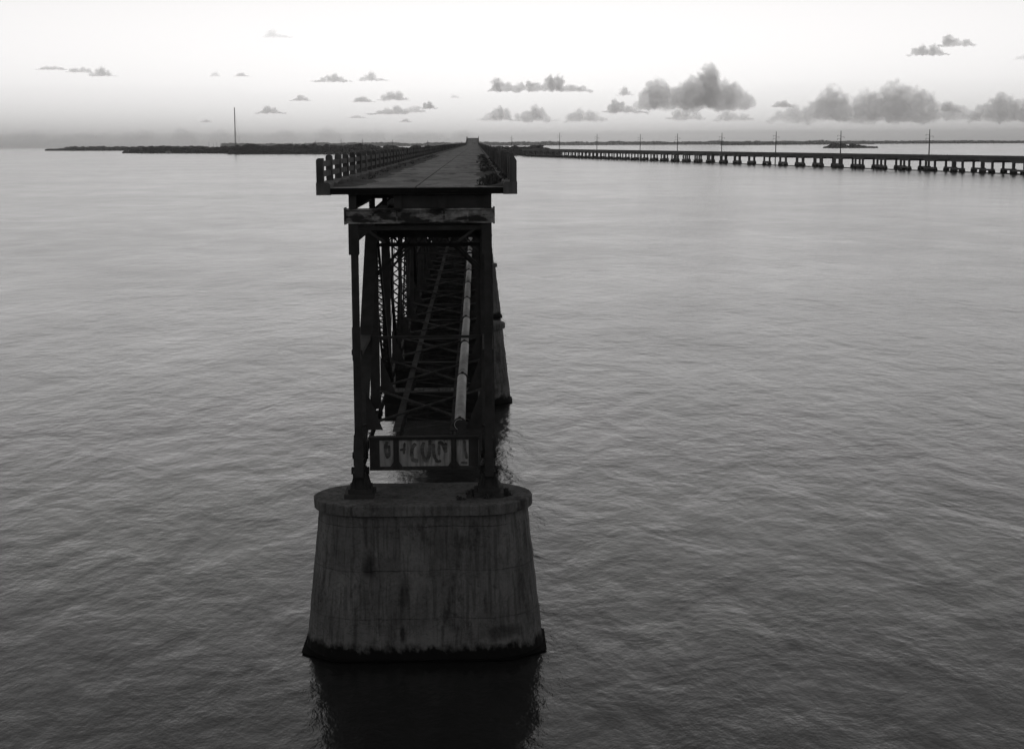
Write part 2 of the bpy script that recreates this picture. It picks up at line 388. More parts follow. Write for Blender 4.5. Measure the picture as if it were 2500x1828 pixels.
def make_truss():
    root = empty('truss_span', (TX, PIER_Y0 + 0.1, 0))
    S = M['steel']; Y = lambda i: i * PAN
    for sx in (-1, 1):
        x = sx * HW
        # near and far upright legs that carry the ends of the deck, with splice plates
        for e, yy in ((0, -0.75), (1, NP * PAN + 0.55)):
            b = MB(); b.box(x - 0.125, x + 0.125, yy - 0.17, yy - 0.135, 6.55, 15.87); b.box(x - 0.125, x + 0.125, yy + 0.135, yy + 0.17, 6.55, 15.87)
            b.box(x - 0.11, x - 0.07, yy - 0.135, yy + 0.135, 6.55, 15.87); b.box(x + 0.07, x + 0.11, yy - 0.135, yy + 0.135, 6.55, 15.87)
            b.box(x - 0.2, x + 0.16, yy - 0.19, yy + 0.19, 14.75, 15.86); b.box(x - 0.16, x + 0.17, yy - 0.18, yy + 0.18, 6.55, 8.0)
            b.box(x - 0.145, x + 0.15, yy - 0.185, yy + 0.185, 10.9, 12.1)
            b.build('leg', S, root)
        # inclined end posts: box with cover plate
        for a, c in (((0.15, ZB), (PAN, ZT)), ((NP * PAN - 0.15, ZB), (NP * PAN - PAN, ZT))):
            b = MB(); A = Vector((x, *a)); C = Vector((x, *c)); d = (C - A).normalized(); nrm = Vector((1, 0, 0)).cross(d)
            if nrm.z < 0: nrm = -nrm
            for s in (-1, 1): b.bar(A + Vector((s * 0.17, 0, 0)), C + Vector((s * 0.17, 0, 0)), 0.06, 0.42, side=(1, 0, 0))
            b.bar(A + nrm * 0.216, C + nrm * 0.216, 0.5, 0.014, side=(1, 0, 0))
            ep = b.build('end_post', S, root)
            lb = MB(); L = (C - A).length; n = int(L / 0.36)
            for i in range(1, n - 1):
                u = A + d * (L * i / n) - nrm * 0.217; v = A + d * (L * (i + 1) / n) - nrm * 0.217; q = 0.15 if i % 2 else -0.15
                P = u + Vector((q, 0, 0)); Q = v + Vector((-q, 0, 0)); lb.bar(P, Q, 0.06, 0.012, side=(Q - P).cross(nrm))
            tag(lb.build('lacing', S, ep), kind='stuff')
        # chords
        b = MB()
        for s in (-1, 1): b.box(x + s * 0.17 - 0.03, x + s * 0.17 + 0.03, PAN - 0.3, NP * PAN - PAN + 0.3, ZT - 0.24, ZT + 0.24)
        b.box(x - 0.25, x + 0.25, PAN - 0.3, NP * PAN - PAN + 0.3, ZT + 0.24, ZT + 0.256)
        b.build('top_chord', S, root)
        for y0, y1 in ((-0.56, PAN - 0.32), (NP * PAN - PAN + 0.32, NP * PAN + 0.36)):
            b = MB(); b.box(x - 0.15, x + 0.15, y0, y1, 15.24, 15.78); b.build('end_strut', S, root)
        b = MB()
        for s in (-1, 1): b.box(x + s * 0.15 - 0.025, x + s * 0.15 + 0.025, 0.1, NP * PAN - 0.1, ZB - 0.2, ZB + 0.2)
        bc = b.build('bottom_chord', S, root)
        lb = MB(); n = int(NP * PAN / 0.5)
        for i in range(1, n - 1):
            q = 0.14 if i % 2 else -0.14
            lb.bar((x + q, i * 0.5, ZB + 0.206), (x - q, i * 0.5 + 0.5, ZB + 0.206), 0.06, 0.01, side=(0, 1, 0))
        tag(lb.build('lacing', S, bc), kind='stuff')
        # verticals
        for i in range(1, NP):
            laced('vertical_post', root, x, (Y(i), ZB + 0.22), (Y(i), ZT - 0.25), 0.40 if i in (1, 2, 5) else 0.46, 0.30, solid=i in (1, 2, 5))
        # diagonals falling towards mid-span
        for t, bo in ((1, 2), (2, 3), (4, 3), (5, 4)):
            laced('diagonal', root, x, (Y(t), ZT - 0.1), (Y(bo), ZB + 0.1), 0.40 if t in (1, 5) else 0.16, 0.26 if t in (1, 5) else 0.12, fl=0.09 if t in (1, 5) else 0.05, solid=t in (2, 4))
        for t, bo in ((3, 2), (3, 4)):
            b = MB()
            for s in (-1, 1): b.bar((x + s * 0.06, Y(t), ZT - 0.2), (x + s * 0.06, Y(bo), ZB + 0.2), 0.03, 0.1, side=(1, 0, 0))
            b.build('counter_rod', S, root)
        # gussets and pins
        for i in range(0, NP + 1):
            b = MB()
            for s in (-1, 1):
                yy = Y(i)
                b.prismx([(yy - 0.55, ZB - 0.3), (yy + 0.55, ZB - 0.3), (yy + 0.55, ZB + 0.25), (yy + 0.2, ZB + 0.8), (yy - 0.2, ZB + 0.8), (yy - 0.55, ZB + 0.25)], x + s * 0.205 - 0.01, x + s * 0.205 + 0.01)
            b.cyl((x - 0.29, Y(i), ZB), (x + 0.29, Y(i), ZB), 0.13, 10)
            b.build('bottom_gusset', S, root)
            if 1 <= i < NP:
                b = MB()
                for s in (-1, 1):
                    yy = Y(i)
                    b.prismx([(yy - 0.7, ZT + 0.2), (yy + 0.7, ZT + 0.2), (yy + 0.7, ZT - 0.3), (yy + 0.25, ZT - 0.85), (yy - 0.25, ZT - 0.85), (yy - 0.7, ZT - 0.3)], x + s * 0.216 - 0.01, x + s * 0.216 + 0.01)
                b.build('top_gusset', S, root)
                b = MB(); b.box(x - 0.12, x + 0.12, Y(i) - 0.14, Y(i) + 0.14, ZT + 0.26, 16.42)
                b.bar((x - sx * 0.1, Y(i), ZT + 0.45), (x - sx * 0.62, Y(i), 16.42), 0.16, 0.1, side=(0, 1, 0))
                b.build('deck_stub_post', S, root)
        # bearing shoes: base plate, ribbed pedestal, pin
        for yy in (-0.15, NP * PAN - 0.05):
            b = MB(); b.box(x - 0.56, x + 0.54, yy - 0.75, yy + 0.65, CAPZ + 0.002, CAPZ + 0.17); b.box(x - 0.42, x + 0.42, yy - 0.62, yy + 0.55, CAPZ + 0.17, CAPZ + 0.34)
            for k in range(-2, 3):
                b.prism([(x - 0.36, CAPZ + 0.34), (x + 0.36, CAPZ + 0.34), (x + 0.23, CAPZ + 0.80), (x + 0.2, CAPZ + 1.02), (x - 0.2, CAPZ + 1.02), (x - 0.23, CAPZ + 0.80)], yy + k * 0.24 - 0.04, yy + k * 0.24 + 0.04)
            for s in (-0.2, 0.2): b.prismx([(yy - 0.56, CAPZ + 0.34), (yy + 0.5, CAPZ + 0.34), (yy + 0.3, CAPZ + 0.98), (yy - 0.72, CAPZ + 0.98)], x + s - 0.03, x + s + 0.03)
            b.cyl((x - 0.33, yy, CAPZ + 0.92), (x + 0.33, yy, CAPZ + 0.92), 0.14, 12)
            b.box(x - 0.17, x + 0.17, yy - 0.5, yy + 0.3, CAPZ + 0.9, ZB - 0.19)
            b.build('bearing_shoe', S, root)
    # cross girders over the end legs
    for yy in (-0.75, NP * PAN + 0.55):
        b = MB(); b.box(-2.68, 2.62, yy - 0.13, yy + 0.13, 15.92, 16.35)
        b.box(-2.68, 2.62, yy - 0.24, yy + 0.24, 16.35, 16.40); b.box(-2.68, 2.62, yy - 0.24, yy + 0.24, 15.87, 15.92)
        for xx in (-2.74, 2.62): b.box(xx, xx + 0.06, yy - 0.27, yy + 0.27, 15.84, 16.44)
        for xx in (-1.7, -0.85, 0.0, 0.85, 1.7): b.box(xx - 0.03, xx + 0.03, yy - 0.2, yy + 0.2, 15.93, 16.34)
        b.build('cross_girder', M['peel'], root)
        b = MB()                                             # lattice cross frame right below
        for sx in (-1, 1): b.bar((sx * 2.2, yy, 15.84), (sx * 1.35, yy, 15.2), 0.12, 0.1, side=(0, 1, 0))
        b.box(-2.28, 2.28, yy - 0.08, yy + 0.08, 15.62, 15.78)
        b.build('knee_frame', S, root)
    # sway frames and portals
    for i in range(1, NP):
        b = MB(); portal = i in (1, NP - 1); zb = 14.45 if portal else 13.9
        for z in (zb, 15.3): b.box(-HW + 0.2, HW - 0.2, Y(i) - 0.09, Y(i) + 0.09, z - 0.07, z + 0.07)
        n = 10 if portal else 4
        for k in range(n):
            x0 = -HW + 0.2 + (2 * HW - 0.4) * k / n; x1 = x0 + (2 * HW - 0.4) / n
            for za, zc in ((zb + 0.07, 15.23), (15.23, zb + 0.07)): b.bar((x0, Y(i), za), (x1, Y(i), zc), 0.07, 0.05, side=(0, 1, 0))
        b.box(-HW + 0.2, HW - 0.2, Y(i) - 0.02, Y(i) + 0.02, 14.75, 15.3)
        for sx in (-1, 1): b.bar((sx * (HW - 0.1), Y(i), zb - 1.3), (sx * (HW - 1.4), Y(i), zb), 0.12, 0.12, side=(0, 1, 0))
        b.build('portal_frame' if portal else 'sway_frame', S, root)
        b = MB(); b.box(-2.5, 2.5, Y(i) - 0.12, Y(i) + 0.12, 16.44, 16.90); b.box(-2.5, 2.5, Y(i) - 0.2, Y(i) + 0.2, 16.42, 16.44)
        b.build('deck_beam', S, root)
    # strut between the end posts at mid-height
    for yy, zz in ((4.0, 11.15), (NP * PAN - 4.0, 11.15)):
        b = MB(); b.box(-HW, HW, yy - 0.06, yy + 0.06, zz - 0.05, zz + 0.05)
        for sx in (-1, 1): b.box(sx * HW - 0.2, sx * HW + 0.2, yy - (4.6 if yy < 9 else 0.1), yy + (0.1 if yy < 9 else 4.4), zz - 0.09, zz + 0.09)
        b.build('end_strut', S, root)
    # top laterals
    b = MB()
    for i in range(1, NP - 1):
        for sx in (-1, 1): b.bar((sx * 2.2, Y(i), 15.74), (-sx * 2.2, Y(i + 1), 15.74), 0.14, 0.12)
    b.build('top_lateral', S, root)
    # longitudinal girders under the slab
    for xx in (-2.42, -0.8, 0.8, 2.42):
        b = MB(); b.box(xx - 0.05, xx + 0.05, -1.05, SPAN - 1.1, 16.46, 16.86); b.box(xx - 0.13, xx + 0.13, -1.05, SPAN - 1.1, 16.402, 16.418); b.box(xx - 0.15, xx + 0.15, -1.05, SPAN - 1.1, 16.9, 16.916)
        b.box(xx - 0.14, xx + 0.14, -1.06, -1.0, 16.42, 16.9)
        b.build('deck_girder', S, root)
    # floor: plate girders at every panel point, two stringers, lateral bracing
    for i in range(NP + 1):
        yy = Y(i) + (-0.45 if i == 0 else (0.25 if i == NP else 0)); zt, zb = (8.0, 6.75) if i == 0 else (8.13, 6.88)
        xs = 2.02
        b = MB(); b.box(-xs, xs, yy - 0.014, yy + 0.014, zb + 0.03, zt - 0.03)
        fb = b.build('floor_beam', M['web'] if i in (0,) else M['strg'], root)
        b = MB(); b.box(-xs, xs, yy - 0.17, yy + 0.17, zt - 0.03, zt); b.box(-xs, xs, yy - 0.17, yy + 0.17, zb, zb + 0.03)
        b.box(-xs, xs, yy - 0.09, yy - 0.016, zt - 0.13, zt - 0.03); b.box(-xs, xs, yy - 0.09, yy - 0.016, zb + 0.03, zb + 0.12)
        b.build('flange', S, fb)
        for xx in (-1.035, 1.1):
            b = MB(); b.box(xx - 0.1, xx + 0.1, yy - 0.11, yy - 0.016, zb + 0.12, zt - 0.13); b.box(xx - 0.025, xx + 0.025, yy - 0.17, yy - 0.11, zb + 0.03, zt - 0.03)
            b.prism([(xx - 0.22, zb + 0.12), (xx + 0.22, zb + 0.12), (xx + 0.1, zb + 0.3), (xx - 0.1, zb + 0.3)], yy - 0.1, yy - 0.017)
            b.build('stiffener', S, fb)
        if i == 0:
            for xx in (-1.84, 1.82):
                b = MB(); b.box(xx - 0.17, xx + 0.19, yy - 0.03, yy - 0.015, zb + 0.12, zt - 0.13); b.build('end_plate', S, fb)
                b = MB()
                for q in (-0.05, 0.05):
                    for k in range(12): b.cyl((xx + q, yy - 0.028, zb + 0.17 + k * 0.08), (xx + q, yy - 0.05, zb + 0.17 + k * 0.08), 0.018, 6, 0.01)
                tag(b.build('rivet', S, fb), kind='stuff')
    for i in range(NP + 1):
        for sx in (-1, 1):
            b = MB(); b.prism([(sx * 1.55, 8.132), (sx * 2.17, 8.132), (sx * 2.17, 9.7)][::sx], Y(i) - 0.02 + (0.2 if i == 0 else 0), Y(i) + 0.02 + (0.2 if i == 0 else 0)); b.build('knee_bracket', S, root)
    b = MB(); b.box(-0.95, 2.36, -0.98, -0.94, 16.42, 16.90); b.build('end_diaphragm', S, root)
    b = MB(); b.box(-2.3, 2.3, NP * PAN + 0.2, NP * PAN + 0.24, 16.42, 16.90); b.build('end_diaphragm', S, root)
    for xx in (-1.04, 1.09):
        b = MB(); b.box(xx - 0.012, xx + 0.012, -0.3, NP * PAN + 0.2, 7.45, 8.06); b.box(xx - 0.13, xx + 0.13, -0.3, NP * PAN + 0.2, 8.135, 8.16); b.box(xx - 0.1, xx + 0.1, -0.3, NP * PAN + 0.2, 7.42, 7.45)
        b.build('stringer', M['strg'], root)
    for i in range(NP):
        b = MB(); n = 6
        for k in range(n):
            ya = Y(i) + 0.2 + (PAN - 0.4) * k / n; yb = ya + (PAN - 0.4) / n; s = 1 if k % 2 else -1
            b.bar((s * 0.95, ya, 8.11), (-s * 0.95, yb, 8.11), 0.07, 0.02, side=(0, 1, 0))
        b.build('stringer_bracing', M['strg'], root)
        b = MB()
        for sx in (-1, 1): b.bar((sx * 2.3, Y(i) + 0.1, 8.24 if sx > 0 else 8.30), (-sx * 2.3, Y(i + 1) - 0.1, 8.24 if sx > 0 else 8.30), 0.1, 0.08)
        b.build('bottom_lateral', M['strg'], root)
    return root
TRUSS = make_truss()
tag(TRUSS, 'rusted steel truss span at the cut end with painted scrawl on its end beam', 'truss span', 'truss spans of the old bridge')
# spray-painted strokes on the end floor beam: loose letter forms L U U N and a bar with a cross stroke
def graffiti(parent):
    yy = -0.45 - 0.0165
    def stroke(b, pts, w):
        P = []
        for i in range(len(pts) - 1):                         # smooth the stroke
            p0, p1, p2, p3 = pts[max(0, i - 1)], pts[i], pts[i + 1], pts[min(len(pts) - 1, i + 2)]
            for k in range(6):
                t_ = k / 6
                P.append(tuple(0.5 * (2 * p1[j] + (p2[j] - p0[j]) * t_ + (2 * p0[j] - 5 * p1[j] + 4 * p2[j] - p3[j]) * t_ ** 2 + (3 * p1[j] - p0[j] - 3 * p2[j] + p3[j]) * t_ ** 3) for j in (0, 1)))
        P.append(pts[-1]); o = len(b.v)
        for i, p in enumerate(P):
            q0, q1 = P[max(0, i - 1)], P[min(len(P) - 1, i + 1)]; dx, dz = q1[0] - q0[0], q1[1] - q0[1]; l = math.hypot(dx, dz) or 1
            ww = w / 2 * (0.35 if i in (0, len(P) - 1) else rnd.uniform(0.8, 1.15))
            for s_ in (-1, 1): b.v.append((p[0] - dz / l * ww * s_, yy - 0.002 - 0.0004 * b_n[0], p[1] - 0.13 + dx / l * ww * s_))
        for i in range(len(P) - 1): b.f.append((o + 2 * i, o + 2 * i + 1, o + 2 * i + 3, o + 2 * i + 2))
        b_n[0] += 1
    b_n = [0]
    letters = [
        ('painted_letter', [[(-0.30, 7.85), (-0.42, 7.72), (-0.46, 7.5), (-0.42, 7.25), (-0.22, 7.2)]], 0.15),
        ('painted_letter', [[(0.0, 7.9), (-0.07, 7.7), (-0.04, 7.4), (0.06, 7.2), (0.16, 7.35), (0.2, 7.6), (0.22, 7.98)]], 0.14),
        ('painted_letter', [[(0.35, 7.85), (0.35, 7.55), (0.4, 7.3), (0.5, 7.17), (0.62, 7.2)]], 0.12),
        ('painted_letter', [[(0.55, 7.4), (0.56, 7.85), (0.66, 7.85), (0.8, 7.5)], [(0.8, 7.5), (0.8, 7.88)]], 0.12),
        ('painted_letter', [[(-0.72, 7.9), (-0.75, 7.45)], [(-0.9, 7.62), (-0.68, 7.64)]], 0.09),
        ('painted_letter', [[(-1.36, 7.95), (-1.42, 7.75), (-1.42, 7.5), (-1.34, 7.3)], [(-1.3, 7.8), (-1.3, 7.35)]], 0.13),
        ('painted_letter', [[(1.5, 7.95), (1.52, 7.6), (1.58, 7.25)], [(1.36, 7.12), (1.6, 7.1)]], 0.1)]
    for nme, sts, w in letters:
        b = MB()
        for st in sts: stroke(b, st, w)
        b.build(nme, M['black'], parent)
km = kids_map(TRUSS)
for i in range(1, 5):
    t = copy_tree(TRUSS, km); t.location = (TX, PIER_Y0 + 0.1 + SPAN * i, 0)
    t['label'] = 'rusted steel truss span of the old bridge, %s from the cut end' % ordinal[i]
graffiti([o for o in km[TRUSS.name] if o.name.startswith('floor_beam')][0])
# far spans, too small to show their members singly: same steelwork, one mesh each
def far_truss():
    b = MB(); Y = lambda i: i * PAN
    for sx in (-1, 1):
        x = sx * HW
        b.bar((x, 0.1, ZB), (x, PAN, ZT), 0.4, 0.4); b.bar((x, NP * PAN, ZB), (x, NP * PAN - PAN, ZT), 0.4, 0.4)
        b.box(x - 0.2, x + 0.2, -0.5, NP * PAN + 0.5, ZT - 0.24, ZT + 0.24); b.box(x - 0.17, x + 0.17, 0, NP * PAN, ZB - 0.2, ZB + 0.2)
        for i in range(1, NP): b.box(x - 0.16, x + 0.16, Y(i) - 0.13, Y(i) + 0.13, ZB, 16.4)
        for t, bo in ((1, 2), (2, 3), (4, 3), (5, 4)): b.bar((x, Y(t), ZT), (x, Y(bo), ZB), 0.3, 0.25)
        for yy in (-0.6, NP * PAN + 0.4): b.box(x - 0.13, x + 0.13, yy - 0.15, yy + 0.15, CAPZ + 0.002, 16.4); b.box(x - 0.5, x + 0.5, yy - 0.1, yy + 0.5, CAPZ + 0.002, ZB - 0.2)
    for i in range(NP + 1):
        b.box(-2.2, 2.2, Y(i) - 0.1, Y(i) + 0.1, 6.88, 8.13); b.box(-2.2, 2.2, Y(i) - 0.1, Y(i) + 0.1, 14.2, 15.3); b.box(-2.5, 2.5, Y(i) - 0.15, Y(i) + 0.15, 16.42, 16.9)
    for xx in (-1.04, 1.09): b.box(xx - 0.1, xx + 0.1, 0, NP * PAN, 7.45, 8.12)
    for xx in (-2.42, -0.8, 0.8, 2.42): b.box(xx - 0.1, xx + 0.1, -1.0, SPAN - 1.1, 16.41, 16.915)
    return b.mesh('far_truss_span')
fm = far_truss(); fm.materials.append(M['steel'])
for i in range(5, NSPAN):
    o = obj('truss_span', fm, None, None, (TX, PIER_Y0 + 0.1 + SPAN * i, 0))
    tag(o, 'distant steel truss span of the old bridge, %s from the cut end' % ordinal[i], 'truss span', 'truss spans of the old bridge')

# ------------------------------------------------------------------ old bridge: concrete road deck with kerbs and railing
DY0 = 57.0; DX = -0.035; DZ = 17.18
DEND = 58.1 + SPAN * NSPAN + 60
def deck_rise(y):
    if y < 850: return 0.0
    t = min(1.0, (y - 850) / 105.0); return 4.0 * (t * t * (3 - 2 * t) * 0.35 + t * 0.65)
def sweep(b, poly, ys, x0=0.0):
    n = len(poly)
    for y in ys:
        for x, z in poly: b.v.append((x0 + x, y, z + deck_rise(y)))
    for k in range(len(ys) - 1):
        o = len(b.v) - len(ys) * n + k * n
        for i in range(n): b.f.append((o + i, o + n + i, o + n + (i + 1) % n, o + (i + 1) % n))
    o = len(b.v) - len(ys) * n
    b.f.append(tuple(range(o, o + n))); e = len(b.v) - n; b.f.append(tuple(range(e, e + n))[::-1])
    return b
YS = [DY0 + k * 9.45 for k in range(0, 84)] + [852 + k * 8 for k in range(0, 18)]
DECK = empty('road_deck', (0, DY0, 0))
tag(DECK, 'long concrete road deck with post railings on the rusted trusses, cut off near the camera', 'bridge deck')
OFF = (0, DY0, 0)
sweep(MB(), [(-3.09, 16.92), (-0.07, 16.92), (-0.07, DZ), (-3.09, DZ - 0.03)], YS, DX).build('lane_slab', M['deck'], DECK, off=OFF)
sweep(MB(), [(-0.01, 16.92), (3.09, 16.92), (3.09, DZ - 0.03), (-0.01, DZ)], YS, DX).build('lane_slab', M['deck'], DECK, off=OFF)
sweep(MB(), [(-0.07, 16.94), (-0.01, 16.94), (-0.01, DZ - 0.03), (-0.07, DZ - 0.03)], YS, DX).build('joint_filler', M['dark'], DECK, off=OFF)
for s in (-1, 1):
    poly = [(s * 3.091, 16.90), (s * 3.59, 16.90), (s * 3.59, DZ + 0.16), (s * 3.16, DZ + 0.16), (s * 3.091, DZ + 0.09)]
    if s < 0: poly = poly[::-1]
    sweep(MB(), poly, YS, DX).build('kerb', M['kerb'], DECK, off=OFF)
b = MB(); b.box(DX - 3.088, DX + 3.088, DY0 - 0.03, DY0 - 0.004, 16.93, DZ - 0.035); b.build('end_channel', M['dark'], DECK, off=OFF)
# end pilasters
for s in (-1, 1):
    x = DX + s * 3.45; b = MB(); w = 0.125; zt = DZ + 1.03
    b.prism([(x - w, DZ + 0.16), (x + w, DZ + 0.16), (x + w, zt - (0.12 if s > 0 else 0.02)), (x + w - (0.07 if s > 0 else 0.02), zt), (x - w + (0.07 if s < 0 else 0.02), zt), (x - w, zt - (0.06 if s < 0 else 0.02))], DY0 + 0.02, DY0 + 0.42)
    b.build('end_pilaster', M['rail'], DECK, off=OFF)
# railing: posts with rounded heads, two concrete rails
def post_mesh():
    b = MB(); w = 0.125; prof = [(-w, 0.0), (w, 0.0)]
    for k in range(7): a = math.pi * k / 6; prof.append((w * math.cos(a), 0.88 + 0.10 * math.sin(a)))
    b.prism(prof, -0.19, 0.19); me = b.mesh('railing_post'); me.materials.append(M['rail']); return me
pm = post_mesh(); BAY = 3.78
npost = int((962 - DY0) / BAY)
rest = MB(); restr = MB()
def rail_mesh():
    b = MB(); b.box(-0.07, 0.07, 0.191, BAY - 0.191, -0.10, 0.10); me = b.mesh('rail'); me.materials.append(M['rail']); return me
rm = rail_mesh()
for s in (-1, 1):
    for k in range(npost):
        y = DY0 + 3.95 + k * BAY; x = DX + s * 3.45; z = DZ + 0.16 + deck_rise(y)
        if k < 145:
            o = obj('railing_post', pm, None, DECK, (x, y - DY0, z))
            o.rotation_euler = (rnd.uniform(-.012, .012), rnd.uniform(-.02, .02), rnd.uniform(-.03, .03))
            o.scale = (1, 1, rnd.uniform(0.97, 1.02))
        else: rest.box(x - 0.125, x + 0.125, y - 0.19, y + 0.19, z, z + 0.95)
        for zz in (0.30, 0.66):
            if k < 70:
                if k > 0 and rnd.random() < 0.04: continue
                o = obj('rail', rm, None, DECK, (x, y - DY0, z + zz))
            else: restr.bar((x, y + 0.15, z + zz), (x, y + BAY - 0.15, z + zz + deck_rise(y + BAY) - deck_rise(y)), 0.12, 0.17)
    for zz in (0.30, 0.66):
        b = MB(); b.box(-0.06, 0.06, DY0 + 0.421, DY0 + 3.95 - 0.191, -0.10, 0.10); b.build('rail', M['rail'], DECK, off=(0, DY0, 0)).location = (DX + s * 3.45, 0, DZ + 0.16 + zz)
tag(rest.build('railing_post', M['rail'], DECK, off=OFF), kind='stuff'); tag(restr.build('rail', M['rail'], DECK, off=OFF), kind='stuff')

# dirt washed against the kerbs and weeds growing in it
def dirt_strip(xa, xb, y0, y1, hmax, seed, label):
    b = MB(); nx, ny = 9, int((y1 - y0) / 0.35)
    for j in range(ny + 1):
        y = y0 + (y1 - y0) * j / ny
        for i in range(nx + 1):
            u = i / nx; w = 0.45 + 0.9 * (mnoise.noise(Vector((seed, y * 0.22, 0))) * 0.5 + 0.5)
            x = xa + (xb - xa) * u * w
            h = hmax * (1 - u) * max(0, mnoise.fractal(Vector((x * 1.7 + seed, y * 0.8, 0)), 0.8, 2.1, 4) * 0.9 + 0.45)
            edge = 0 if i in (nx,) or j in (0, ny) else 1
            b.v.append((x, y, DZ - 0.034 + 0.03 * (1 - abs(x) / 3.2) + h * edge))
    for j in range(ny):
        for i in range(nx):
            q = (j * (nx + 1) + i, j * (nx + 1) + i + 1, (j + 1) * (nx + 1) + i + 1, (j + 1) * (nx + 1) + i)
            b.f.append(q if xa < xb else q[::-1])
    o = b.build('dirt', M['dirt'], smooth=True); tag(o, label, 'dirt', kind='stuff')
dirt_strip(-3.13, -2.0, 58.5, 190, 0.22, 3.1, 'dark dirt washed against the left kerb of the road deck')
dirt_strip(3.05, 2.1, 57.6, 190, 0.18, 9.4, 'dark dirt under the weeds along the right kerb')
def tuft(b, x, y, z, h, n, spread):
    for _ in range(n):
        a = rnd.uniform(0, 6.283); l = h * rnd.uniform(0.5, 1.15); lean = rnd.uniform(0.1, 0.9) * spread; w = rnd.uniform(0.012, 0.03)
        px, py = x + rnd.gauss(0, 0.06), y + rnd.gauss(0, 0.06); dx, dy = math.cos(a), math.sin(a)
        b.add([(px - dy * w, py + dx * w, z), (px + dy * w, py - dx * w, z), (px + dx * lean * l * 0.4 + dy * w, py + dy * lean * l * 0.4 - dx * w, z + l * 0.6),
               (px + dx * lean * l, py + dy * lean * l, z + l)], [(0, 1, 2), (0, 2, 3)])
b = MB()
for k in range(520):
    y = 58.5 + 130 * rnd.random() ** 1.6; u = abs(rnd.gauss(0, 0.30))
    dens = mnoise.noise(Vector((4.2, y * 0.12, 0)))
    if dens < -0.25: continue
    x = 3.05 - min(u, 1.0) * (0.8 + dens * 0.5)
    tuft(b, x, y, DZ - 0.02, rnd.uniform(0.05, 0.24), 12, 1.2)
for k in range(120):
    y = 60 + 80 * rnd.random(); tuft(b, 3.2 + rnd.uniform(-0.05, 0.3), y, DZ + 0.16, rnd.uniform(0.05, 0.16), 8, 0.9)
for k in range(160):
    y = 62 + 120 * rnd.random(); tuft(b, -3.0 + abs(rnd.gauss(0, 0.2)), y, DZ - 0.02, rnd.uniform(0.05, 0.2), 9, 0.9)
tag(b.build('weeds', M['weed']), 'weeds growing along the kerbs of the road deck', 'weeds', kind='stuff')
b = MB()
for k in range(110):
    a = rnd.uniform(0, 6.28); r = rnd.uniform(0.5, 0.78); tuft(b, TX + 2.4 + math.cos(a) * r, 57.95 + math.sin(a) * r, CAPZ, rnd.uniform(0.05, 0.22), 14, 1.0)
for k in range(14):
    tuft(b, rnd.uniform(1.2, 1.9), rnd.uniform(56.9, 57.6), CAPZ, rnd.uniform(0.03, 0.10), 8, 1.2)
tag(b.build('weeds', M['weed']), 'dark weeds round the right bearing shoe on the nearest pier', 'weeds', kind='stuff')

# ------------------------------------------------------------------ water pipe along the truss floor
def make_pipe():
    root = empty('water_pipe', (1.40, 57.75, 8.42))
    tag(root, 'pale water pipe lying along the truss floor, its near end cut open', 'pipe')
    SEG = 11.6; r = 0.205
    b = MB(); n = 20
    for y, rr in ((0, r), (SEG, r), (SEG, r - 0.02), (0, r - 0.02)):
        for i in range(n): a = 2 * math.pi * i / n; b.v.append((rr * math.cos(a), y, rr * math.sin(a)))
    for k in range(4):
        for i in range(n): j = (i + 1) % n; b.f.append((k * n + i, ((k + 1) % 4) * n + i, ((k + 1) % 4) * n + j, k * n + j))
    pm_ = b.mesh('pipe_section'); pm_.materials.append(M['pipe']); pm_.polygons.foreach_set('use_smooth', [True] * len(pm_.polygons))
    b = MB(); b.cyl((0, -0.07, 0), (0, 0.07, 0), r + 0.045, 20); b.box(-0.05, 0.05, -0.05, 0.05, r, r + 0.09)
    cm = b.mesh('collar'); cm.materials.append(M['steel'])
    b = MB(); b.box(-0.3, 0.3, -0.06, 0.06, -0.29, -0.2); sm_ = b.mesh('saddle'); sm_.materials.append(M['steel'])
    for k in range(19):
        o = obj('pipe_section', pm_, None, root, (0, k * SEG, 0)); o.rotation_euler = (rnd.uniform(-.003, .003), rnd.uniform(0, 6.28), rnd.uniform(-.003, .003))
        obj('collar', cm, None, root, (0, k * SEG + (0.07 if k == 0 else 0), 0))
        [obj('saddle', sm_, None, root, (0, k * SEG + q, 0)) for q in (1.2, 7.0)]
make_pipe()

# ------------------------------------------------------------------ low highway bridge on the right
PH = R(-9.8); HX0, HY0, HS = 292.15, 848.0, 35.19
def hp(k, d=0.0): return (HX0 + k * HS * math.sin(PH) + d * math.cos(PH), HY0 + k * HS * math.cos(PH) - d * math.sin(PH))
HWAY = empty('highway_bridge', (*hp(0), 0)); HWAY.rotation_euler = (0, 0, -PH)
tag(HWAY, 'long low concrete highway bridge on four-legged piers crossing the water to the right', 'bridge')
b = MB()
# haunched slab girder, one length from pier centre to pier centre: the soffit drops over the four-legged piers
soff = [(0.0, 5.75), (6.5, 5.75), (9.3, 7.1), (HS - 9.3, 7.1), (HS - 6.5, 5.75), (HS, 5.75)]
b.prismx(soff + [(HS, 8.5), (0, 8.5)], -0.5, 13.5); b.box(-1.3, 14.3, 0.0, HS, 8.5, 8.8)
gm = b.mesh('girder_span'); gm.materials.append(M['conc'])
pms = []
for x in (-1.05, 14.05):
    b = MB(); b.prism([(x - 0.22, 8.802), (x + 0.22, 8.802), (x + 0.14, 9.4), (x - 0.14, 9.4)], 0.0, HS)
    q = b.mesh('parapet'); q.materials.append(M['conc']); pms.append(q)
b = MB(); b.box(-0.55, 0.55, -0.55, 0.55, 2.3, 5.748); colm = b.mesh('column'); colm.materials.append(M['conc'])
b = MB(); b.box(-0.9, 0.9, -7.4, 7.4, 1.3, 2.3); stm = b.mesh('strut'); stm.materials.append(M['conc'])
